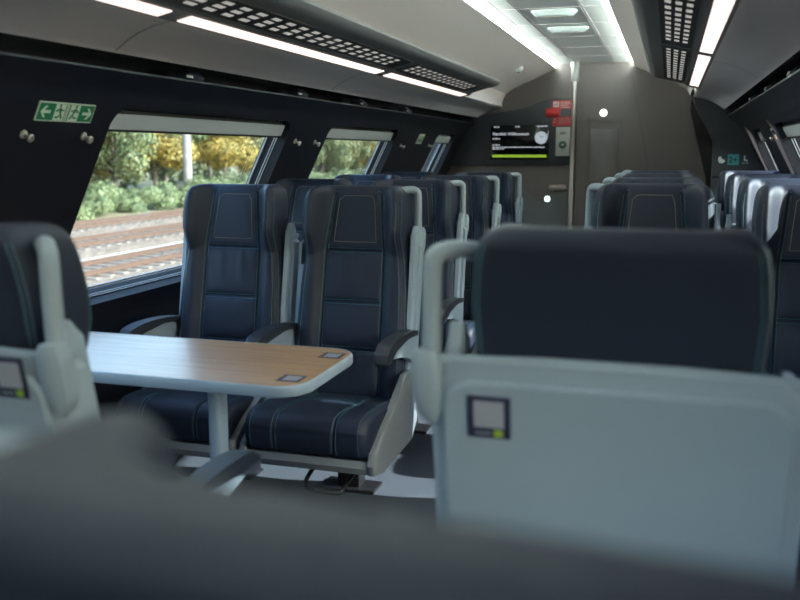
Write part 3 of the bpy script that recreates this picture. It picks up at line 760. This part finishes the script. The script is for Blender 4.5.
def build_shell():
    bm = bmesh.new()
    # plan section: U shape wrapping the sides, following the recline
    W = .268
    rings = []
    for k in range(24):
        z = .27+(1.05-.27)*k/23
        y0 = shell_y(z); fl = .05
        t = max(0, (z-1.01)/.04); w = W-.03*(1-math.sqrt(max(0, 1-t*t)))
        sec = []
        # outer contour left-front -> back -> right-front, then inner contour back
        for a in range(5): an = PI+ a/4*(PI/2); sec.append((-w+.03+.03*math.cos(an), y0+.0+ -.03*math.sin(an)-.002))
        sec = [(-w, y0-fl)] + sec
        sec += [(w-.03+.03*math.sin(a/4*PI/2), y0+.03*math.cos(a/4*PI/2)-.002) for a in range(5)] + [(w, y0-fl)]
        inn = [(w-.012, y0-fl)] + [(w-.012, y0-.0), ] + [(-w+.012, y0-.0)] + [(-w+.012, y0-fl)]
        rings.append([Vector((x, y, z)) for x, y in sec+inn])
    loft(bm, rings)
    # raised rim at the top
    tube(bm, [(-.255, shell_y(1.045)+.012, 1.043), (-.1, shell_y(1.045)+.014, 1.050), (.1, shell_y(1.045)+.014, 1.050), (.255, shell_y(1.045)+.012, 1.043)], .011, 8)
    return finish(bm, 40, 'back_shell')
def build_shell_panel():
    bm = bmesh.new(); lp = rr_loop(-.240, .240, .33, 1.018, .045, 8)
    A = [bm.verts.new((x, shell_y(z)+.027, z)) for x, z in lp]; B = [bm.verts.new((x*1.012, shell_y(z)+.036, .66+(z-.66)*1.004)) for x, z in lp]
    Cc = [bm.verts.new((x*.985, shell_y(z)+.041, .66+(z-.66)*.99)) for x, z in lp]
    n = len(lp)
    for U, V in ((A, B), (B, Cc)):
        for k in range(n): bm.faces.new((U[k], U[(k+1) % n], V[(k+1) % n], V[k]))
    bm.faces.new(Cc)
    return finish(bm, 30, 'shell_panel')
def build_rail(s, zt=1.10):
    bm = bmesh.new(); rings = []
    for k in range(21):
        z = .44+(zt-.44)*k/20
        y = yc(z)+.050; t = max(0, (z-zt+.05)/.05); sc = math.sqrt(max(.02, 1-t*t))
        hw, hd = .0125, .036*sc
        xx = s*.243
        rings.append([Vector((xx+dx*hw, y+dy*hd, z)) for dx, dy in ((-1, -.8), (-.7, -1), (.7, -1), (1, -.8), (1, .8), (.7, 1), (-.7, 1), (-1, .8))])
    loft(bm, rings); return finish(bm, 35, 'side_rail')
def build_side(s):
    bm = bmesh.new()
    poly = [(-.605, .25), (-.62, .29), (-.60, .33), (-.47, .395), (-.36, .44), (-.28, .485), (-.21, .53), (-.08, .53), (-.05, .44), (-.04, .30), (-.12, .235), (-.50, .225)]
    prism(bm, poly, s*.240, s*.268, 'x', bev=.007); return finish(bm, 35, 'side_panel')
def build_base():
    bm = bmesh.new()
    prism(bm, [(-.60, .25), (-.612, .276), (-.600, .300), (-.12, .294), (-.08, .40), (-.05, .40), (-.05, .235), (-.55, .232)], -.249, .249, 'x', bev=.006)
    return finish(bm, 35, 'base_frame')
def build_pedestal():
    bm = bmesh.new(); box(bm, (-.05, -.16, .01), (.05, -.08, .235), .01); box(bm, (-.12, -.19, 0), (.12, -.06, .014), .005)
    return finish(bm, 35, 'pedestal')
def build_lever():
    bm = bmesh.new()
    tube(bm, smooth_path([(-.01, -.50, .222), (-.005, -.585, .205), (.01, -.622, .19), (.05, -.632, .186), (.12, -.632, .184), (.145, -.622, .186), (.15, -.58, .202), (.152, -.50, .215)], 5), .0085, 8)
    return finish(bm, 60, 'recline_lever')
def build_handle(s):
    bm = bmesh.new()
    path = smooth_path([(s*.180, .005, 1.242), (s*.205, .025, 1.247), (s*.224, .045, 1.246), (s*.235, .055, 1.238), (s*.239, .058, 1.220), (s*.240, .058, 1.15), (s*.241, .055, 1.06), (s*.242, .053, 1.0)], 6)
    tube(bm, path, .0165, 12, flat=(.92, 1.0))
    return finish(bm, 50, 'handle')
def build_handle_joint(s):
    bm = bmesh.new(); rings = []
    for z, x0, x1, d in ((.960, .233, .246, .010), (.970, .228, .254, .018), (.988, .222, .263, .024), (1.01, .220, .267, .026), (1.06, .220, .267, .026), (1.08, .223, .264, .023), (1.09, .229, .259, .018)):
        y = yc(z)+.105
        xa, xb = s*x0, s*x1
        rings.append([Vector((xa+(xb-xa)*u, y+v*d, z)) for u, v in ((0, -.7), (.25, -1), (.75, -1), (1, -.7), (1, .7), (.75, 1), (.25, 1), (0, .7))])
    loft(bm, rings); return finish(bm, 45, 'handle_joint')
def build_arm_support(s, x0=.262):
    bm = bmesh.new()
    poly = [(-.06, .57), (-.06, .672), (-.25, .686), (-.40, .682), (-.465, .664), (-.47, .648), (-.40, .636), (-.30, .622), (-.20, .60), (-.13, .56)]
    prism(bm, poly, s*(x0-.012), s*(x0+.014), 'x', bev=.004); return finish(bm, 35, 'arm_support')
def build_arm_pad(s, x0=.262):
    bm = bmesh.new()
    top = [(v.y, v.z) for v in smooth_path([(0, -.10, .690), (0, -.20, .704), (0, -.32, .711), (0, -.42, .708), (0, -.485, .695), (0, -.512, .672)], 4)]
    poly = top + [(-.513, .640), (-.505, .632), (-.475, .634), (-.464, .655), (-.40, .679), (-.25, .683), (-.10, .669)]
    prism(bm, poly, s*(x0-.028), s*(x0+.028), 'x', bev=.009); return finish(bm, 42, 'arm_pad')
def build_sticker(s):
    bm = bmesh.new(); z0, z1, x0, x1 = .925, .997, .146, .213
    xa, xb = sorted((s*x0, s*x1))
    def quad(a, b, c, d, lift, mi):
        f = bm.faces.new([bm.verts.new((x, shell_y(z)+lift, z)) for x, z in ((a, c), (a, d), (b, d), (b, c))]); f.material_index = mi
    quad(xa, xb, z0, z1, .0445, 0)
    quad(xa+.010, xb-.010, z0+.018, z1-.008, .0450, 1)
    # seen from behind, +x is on the left for an unturned seat: keep the dot to the viewer's right
    quad(xa+.012, xa+.026, z0+.003, z0+.015, .0450, 2)
    quad(xa+.030, xb-.012, z0+.007, z0+.010, .0450, 1)
    for f in bm.faces: f.normal_update()
    me = bpy.data.meshes.new('sticker'); bm.to_mesh(me); bm.free(); return me
ME = dict(backrest=build_backrest(), stitch=build_stitch(), pst=build_headpad_stitch(), cushion=build_cushion(), cst=build_cushion_stitch(), shell=build_shell(), panel=build_shell_panel(),
          base=build_base(), ped=build_pedestal(), lever=build_lever())
for s in (-1, 1):
    ME['rail', s] = build_rail(s); ME['raillow', s] = build_rail(s, .93); ME['side', s] = build_side(s); ME['handle', s] = build_handle(s); ME['joint', s] = build_handle_joint(s)
    ME['sup', s] = build_arm_support(s); ME['pad', s] = build_arm_pad(s); ME['stk', s] = build_sticker(s)
def put(name, key, m, parent, label=None):
    o = mesh_obj(name, ME[key], m, parent)
    if label: o['label'] = label
    return o
SEATGRP = 'navy leather train seats in rows'
def seat(loc, rz, label, aisle, arms, sticker=True):
    """aisle: -1/1 local side of the grab handle (0 none); arms: local sides with an armrest"""
    r = empty('train_seat', loc, rz); setp(r, label, 'seat', SEATGRP)
    c = put('seat_cushion', 'cushion', M['leather'], r); put('stitching', 'cst', M['stitch'], c, 'thin teal seam stitching')
    b = put('backrest', 'backrest', M['leather'], r); put('stitching', 'stitch', M['stitch'], b, 'thin teal seam stitching'); put('headrest_stitching', 'pst', M['tan_stitch'], b, 'tan stitched outline on the headrest')
    sh = put('back_shell', 'shell', M['shell'], r); put('shell_panel', 'panel', M['shell_in'], sh)
    for s in (-1, 1):
        put('side_rail', ('rail' if s == aisle or not aisle else 'raillow', s), M['shell'], r); put('side_panel', ('side', s), M['grey_cast'], r)
    put('base_frame', 'base', M['grey_cast'], r); put('pedestal', 'ped', M['black'], r); put('recline_lever', 'lever', M['black'], r)
    if aisle:
        h = put('handle', ('handle', aisle), M['shell'], r); put('handle_joint', ('joint', aisle), M['shell'], h)
    for s in arms:
        a = put('armrest', ('sup', s), M['shell'], r); put('armrest_pad', ('pad', s), M['pad'], a, 'dark rubber pad')
    if sticker:
        k = -1 if aisle == 0 else aisle
        put('sticker', ('stk', k), [M['navy_card'], M['card_white'], M['lime']], r, 'small navy sticker with a pale square and lime dot')
    return r
OA, OW = .61, 1.168
LS = .045   # the left bank sits a little closer to the aisle
RY = [3.44, 4.27, 5.18, 6.02]
ordw = ['first', 'second', 'third', 'fourth']
def rowname(i): return ('in the first row facing the viewer', 'in the second row facing the viewer', 'in the third row facing the viewer', 'in the last row by the end wall')[i]
for i, y in enumerate(RY):
    seat((CX-OA+LS, y, 0), 0, 'left aisle seat with pale grab handle, %s' % rowname(i), 1, (1, -1))
    seat((CX-OW+LS, y, 0), 0, 'window seat beside the left windows, %s' % rowname(i), 0, (-1,))
    seat((CX+OA, y, 0), 0, 'right aisle seat with pale grab handle, %s' % rowname(i), -1, (-1, 1)).scale = (1, 1, 1.016)
    seat((CX+OW+.01, y, 0), 0, 'window seat beside the right windows, %s' % rowname(i), 0, (1,)).scale = (1, 1, 1.016)
fl = seat((CX-OA+LS, 1.26, 0), PI, 'left foreground seat seen from behind, pale shell cut by the left edge', -1, (1, -1)); fl.scale = (1, 1, 1.014)
for ch in fl.children:
    if ch.name.startswith('sticker'): ch.location = (-.006, .049*.196, .052)
    if ch.name.startswith('armrest') and any(v.co.x < 0 for v in ch.data.vertices): ch.location = (0, -.12, -.03)
fr = seat((CX+OA-.02, 1.42, 0), PI, 'large pale-shelled seat seen from behind at right foreground', 1, (1, -1)); fr.scale = (1.05, 1, 1.018)
for ch in fr.children:
    if ch.name.startswith('handle'): ch.location.x = .036; ch.location.z = -.026
    if ch.name.startswith('back_shell'): ch.scale.x = 1.05
for ch in fl.children:
    if ch.name.startswith('handle'): ch.location.x = -.016; ch.location.z = -.018

seat((CX+OA-.022, .325, 0), PI-.09, 'dark blurred headrest filling the bottom edge, nearest to the viewer', 1, ()).scale = (1.2, 1, 1.004)
# ------------------------------------------------------------------ table
tb = empty('table', (-1.55, 2.46, 0)); setp(tb, 'light oak table with pale edge between facing seats by the window', 'table')
def table_loop(ins, n=10):
    x0, x1, y0, y1, R = -.585, .585-ins, -.262+ins, .262-ins, .10-ins*.6
    pts = [(x0, y0)]
    for cx, cy, a0 in ((x1-R, y0+R, -90), (x1-R, y1-R, 0)):
        for k in range(n+1):
            a = math.radians(a0+90*k/n); pts.append((cx+R*math.cos(a), cy+R*math.sin(a)))
    pts.append((x0, y1)); return pts
bm = bmesh.new(); loft(bm, [[(x, y, z) for x, y in table_loop(.007)] for z in (.733, .7415)]); mesh_obj('tabletop', finish(bm, 30), M['wood'], tb)
bm = bmesh.new()
rings = []
for ins, z in ((.012, .706), (.003, .709), (0, .714), (0, .735), (.0015, .740), (.004, .7425), (.0075, .7428), (.0075, .7335)):
    rings.append([(x, y, z) for x, y in table_loop(ins)])
loft(bm, rings); mesh_obj('edge_band', finish(bm, 40), M['shell'], tb)
bm = bmesh.new(); box(bm, (.161, -.035, .02), (.202, .035, .71), .012, 3); mesh_obj('leg', finish(bm), M['shell'], tb)
bm = bmesh.new(); box(bm, (.13, -.07, 0), (.235, .07, .02), .008, 2); mesh_obj('foot_plate', finish(bm), M['black'], tb)
bm = bmesh.new(); box(bm, (-.585, -.12, .66), (-.545, .12, .71), .005); mesh_obj('wall_bracket', finish(bm), M['grey_cast'], tb)
for (x, y, lab) in ((.515, -.155, 'sticker nearer to the viewer'), (.522, .155, 'sticker at the far corner')):
    bm = bmesh.new(); box(bm, (x-.036, y-.036, .7415), (x+.036, y+.036, .7421)); box(bm, (x-.022, y-.026, .742), (x+.026, y+.026, .7424), mi=1)
    o = mesh_obj('sticker', finish(bm), [M['navy_card'], M['card_white']], tb); o['label'] = lab
# ------------------------------------------------------------------ outside
ZG = -2.2
bm = bmesh.new()
for x0, x1, mi in ((-200, -28.2, 1), (-28.2, -23.2, 0), (-23.2, -18.9, 0), (-18.9, -14, 0), (-14, 60, 1)):
    f = bm.faces.new([bm.verts.new(p) for p in ((x0, -60, ZG), (x1, -60, ZG), (x1, 420, ZG), (x0, 420, ZG))]); f.material_index = mi
g = struct('ground', bm, [M['gravel'], M['grass']])
tracks = ((-25.5, 'farthest of the three tracks outside'), (-20.6, 'middle of the three tracks outside'), (-15.7, 'nearest of the three tracks outside'))
for X, lab in tracks:
    bm = bmesh.new(); loft(bm, [[(X-1.7, y, ZG), (X-1.25, y, ZG+.22), (X+1.25, y, ZG+.22), (X+1.7, y, ZG)] for y in (-40, 60, 160, 260, 400)])
    o = setp(mesh_obj('track_bed', finish(bm), M['ballast']), 'brown ballast bed, ' + lab, 'track bed', 'ballast beds', 'stuff')
    bm = bmesh.new()
    y = 8.0
    while y < 140: box(bm, (X-1.2, y, ZG+.20), (X+1.2, y+.24, ZG+.26)); y += .62
    setp(mesh_obj('sleepers', finish(bm), M['sleeper']), 'row of sleepers, ' + lab, 'sleepers', 'sleepers', 'stuff')
    for s, wd in ((-1, 'far'), (1, 'near')):
        bm = bmesh.new(); q = X+s*.7175
        prism(bm, [(q-.07, ZG+.26), (q-.07, ZG+.275), (q-.012, ZG+.29), (q-.012, ZG+.37), (q-.036, ZG+.385), (q-.036, ZG+.42), (q+.036, ZG+.42), (q+.036, ZG+.385), (q+.012, ZG+.37), (q+.012, ZG+.29), (q+.07, ZG+.275), (q+.07, ZG+.26)], -40, 400, 'y')
        setp(mesh_obj('rail', finish(bm), M['rail']), 'rusty %s rail of the %s' % (wd, lab), 'rail', 'rails')
# foliage: crowns made of many small leaf faces on lumpy volumes
def crown_mesh(name, seed, blobs, nleaf, size):
    rn = random.Random(seed); bm = bmesh.new()
    for _ in range(nleaf):
        cx, cy, cz, rx, rz = rn.choice(blobs)
        d = Vector((rn.gauss(0, 1), rn.gauss(0, 1), rn.gauss(0, 1))).normalized()
        k = 1-.35*rn.random()**2
        p = Vector((cx+d.x*rx*k, cy+d.y*rx*k, cz+d.z*rz*k)); p += Vector([rn.uniform(-.15, .15) for _ in range(3)])*rx
        s = size*rn.uniform(.6, 1.3)
        nn = (d+Vector([rn.uniform(-.7, .7) for _ in range(3)])).normalized(); a = nn.orthogonal().normalized(); b = nn.cross(a)
        ang = rn.uniform(0, PI); u = a*math.cos(ang)+b*math.sin(ang); v = nn.cross(u)
        bm.faces.new([bm.verts.new(p+u*s*x+v*s*y) for x, y in ((-1, 0), (0, -.55), (1, 0), (0, .55))])
    me = bpy.data.meshes.new(name); bm.to_mesh(me); bm.free(); return me
def blobset(seed, n, spread, h0, h1, r):
    rn = random.Random(seed); return [(rn.uniform(-spread, spread), rn.uniform(-spread, spread), rn.uniform(h0, h1), r*rn.uniform(.7, 1.2), r*rn.uniform(.6, 1.0)) for _ in range(n)]
CROWN = [crown_mesh('crown_a', 1, blobset(1, 12, 1.9, 2.2, 7.0, 1.4), 10000, .145), crown_mesh('crown_b', 2, blobset(2, 14, 2.2, 1.8, 6.2, 1.3), 10000, .145), crown_mesh('crown_c', 3, blobset(3, 10, 1.5, 2.0, 8.2, 1.25), 9000, .145)]
SHR = [crown_mesh('shrub_a', 11, blobset(11, 7, .9, .3, 1.1, .65), 4200, .08), crown_mesh('shrub_b', 12, blobset(12, 8, 1.1, .25, .9, .6), 4200, .08)]
def trunk_mesh(seed):
    bm = bmesh.new(); rn = random.Random(seed)
    tube(bm, [(0, 0, -.1), (.05, .03, 1.2), (-.05, .1, 2.6), (.1, .0, 5.0)], [.22, .17, .13, .05], 8)
    for k in range(5):
        z = 1.5+.6*k; a = rn.uniform(0, 6.28); tube(bm, [(0, .05, z), (.8*math.cos(a), .8*math.sin(a), z+.9), (1.5*math.cos(a), 1.5*math.sin(a), z+1.5)], [.09, .06, .02], 6)
    return finish(bm, 60, 'trunk')
TR = [trunk_mesh(s) for s in (1, 2, 3)]
MATL = {'y': M['leaf_y'], 'g': M['leaf_g'], 'p': M['leaf_p']}
KIND = {'y': 'yellow autumn tree', 'g': 'dull green leafy tree', 'p': 'pale green-yellow tree'}
CR = {(k, i): None for k in 'ygp' for i in range(3)}
def tree(x, y, kind, i, sc, rz, label):
    r = empty('tree', (x, y, ZG), rz); r.scale = (sc, sc, sc); setp(r, label, 'tree', 'trees beyond the tracks')
    if CR[kind, i] is None:
        me = CROWN[i].copy(); me.materials.append(MATL[kind]); CR[kind, i] = me
    o = link(bpy.data.objects.new('crown', CR[kind, i])); o.parent = r
    mesh_obj('trunk', TR[i], M['bark'], r)
tr_spec = []
rn = random.Random(5)
# (X, Y, kind) beyond the first window, then the second and the third
spec1 = [(-36, 38.5, 'y'), (-37, 42.5, 'p'), (-38, 46.5, 'g'), (-37, 50.5, 'g'), (-38, 54.5, 'g'), (-37, 58, 'y'), (-39, 61.5, 'y'), (-38, 66.5, 'g'), (-38, 71, 'y'), (-39, 76, 'y'), (-38, 81, 'p'), (-40, 86, 'g')]
spec2 = [(-37, 92, 'g'), (-36, 97, 'p'), (-38, 102, 'p'), (-37, 107, 'g'), (-38, 112, 'y'), (-38, 119, 'g')]
spec3 = [(-38, 136, 'y'), (-37, 145, 'y'), (-38, 154, 'p')]
nth = ['leftmost', 'second from left', 'third from left', 'fourth from left', 'fifth from left', 'sixth from left', 'seventh from left', 'eighth from left', 'ninth from left', 'tenth from left', 'eleventh from left', 'twelfth from left']
for sp, wname, in ((spec1, 'first window'), (spec2, 'second window'), (spec3, 'last narrow window')):
    for k, (x, y, kd) in enumerate(sp):
        x -= 3.2*(k % 2)
        tree(x, y, kd, rn.randrange(3), rn.uniform(.92, 1.12), rn.uniform(0, 6), '%s, %s of those seen through the %s' % (KIND[kd], nth[k], wname))
wd = crown_mesh('woodland', 21, [(rn.uniform(-4, 4), q*1.6, rn.uniform(1.0, 6.5)+1.2*math.sin(q*.9), 2.3, 2.1) for q in range(100)], 26000, .34)
o = setp(mesh_obj('woodland', wd, M['leaf_g']), 'dense dull green woodland filling the background behind the trees', 'woodland', None, 'stuff'); o.location = (-51, 40, ZG)
k = 0
SHC = {}
for row, (xb, n, y0, dy) in enumerate(((-31.0, 22, 31, 3.0), (-33.0, 20, 33, 3.4))):
    for q in range(n):
        r = empty('shrub', (xb+rn.uniform(-.5, .5), y0+dy*q+rn.uniform(-.6, .6), ZG), rn.uniform(0, 6)); sc = rn.uniform(.72, .98); sc *= 1 if row == 0 else 1.3; r.scale = (sc, sc*1.25, sc)
        i = q % 2
        o = mesh_obj('foliage', SHR[i], M['leaf_s'], r)
        setp(r, ('light green shrub in the front line of bushes beyond the tracks' if row == 0 else 'light green shrub in the rear line of bushes behind the front bushes'), 'shrub', ('front line of shrubs beyond the tracks' if row == 0 else 'rear line of shrubs beyond the tracks'))
# pale mast and clipped hedge with dark gap
bm = bmesh.new(); lathe(bm, [(.36, -.2), (.33, 4), (.30, 7), (.26, 9.5)], 14); o = setp(mesh_obj('mast', finish(bm), M['pale_trunk']), 'pale thick concrete mast among the trees in the first window', 'mast'); o.location = (-34.6, 58.9, ZG)
bm = bmesh.new(); box(bm, (-.8, -2.0, 0), (.8, 2.0, 2.9), .25, 3); o = setp(mesh_obj('hedge', finish(bm), M['hedge']), 'clipped green hedge block right of the dark post in the first window', 'hedge', 'clipped hedge blocks'); o.location = (-35, 43.9, ZG)
bm = bmesh.new(); box(bm, (-.8, -1.3, 0), (.8, 1.3, 2.9), .25, 3); o = setp(mesh_obj('hedge', finish(bm), M['hedge']), 'clipped green hedge block left of the dark post in the first window', 'hedge', 'clipped hedge blocks'); o.location = (-35, 39.0, ZG)
bm = bmesh.new(); box(bm, (-.3, -.6, 0), (.3, .6, 2.8)); o = setp(mesh_obj('gate_post', finish(bm), M['post']), 'dark gate post between the two hedge blocks', 'post'); o.location = (-34.7, 41.2, ZG)
# ------------------------------------------------------------------ light and camera
w = bpy.data.worlds.new('World'); bpy.context.scene.world = w; w.use_nodes = True; nt = w.node_tree
bg = nt.nodes['Background']
sky = nt.nodes.new('ShaderNodeTexSky'); sky.sky_type = 'NISHITA'; sky.sun_disc = False; sky.sun_elevation = math.radians(33); sky.sun_rotation = math.radians(115); sky.dust_density = 2.5; sky.air_density = 1.2
nt.links.new(sky.outputs['Color'], bg.inputs['Color']); bg.inputs['Strength'].default_value = 1.4
sun = bpy.data.lights.new('Sun', 'SUN'); sun.energy = 30.0; sun.angle = math.radians(.6); sun.color = (1, .95, .87)
so = link(bpy.data.objects.new('Sun', sun)); d = Vector((-.75, -.14, -.41)); so.rotation_euler = d.to_track_quat('-Z', 'Y').to_euler()
cam = bpy.data.cameras.new('Camera'); co = link(bpy.data.objects.new('Camera', cam)); bpy.context.scene.camera = co
cam.sensor_width = 32; cam.lens = 35; cam.clip_start = .01; cam.clip_end = 900
co.location = (0, 0, 1.4); co.rotation_euler = (math.radians(90-9.6), 0, math.radians(16.92))
cam.dof.use_dof = True; cam.dof.focus_distance = 4.1; cam.dof.aperture_fstop = 2.5; cam.dof.aperture_blades = 0
sc = bpy.context.scene
sc.view_settings.view_transform = 'Standard'; sc.view_settings.look = 'None'; sc.view_settings.exposure = 0.0; sc.view_settings.gamma = 1; sc.view_settings.use_curve_mapping = False
sc.cycles.use_denoising = True
sc.cycles.max_bounces = 10; sc.cycles.transparent_max_bounces = 16; sc.cycles.diffuse_bounces = 6
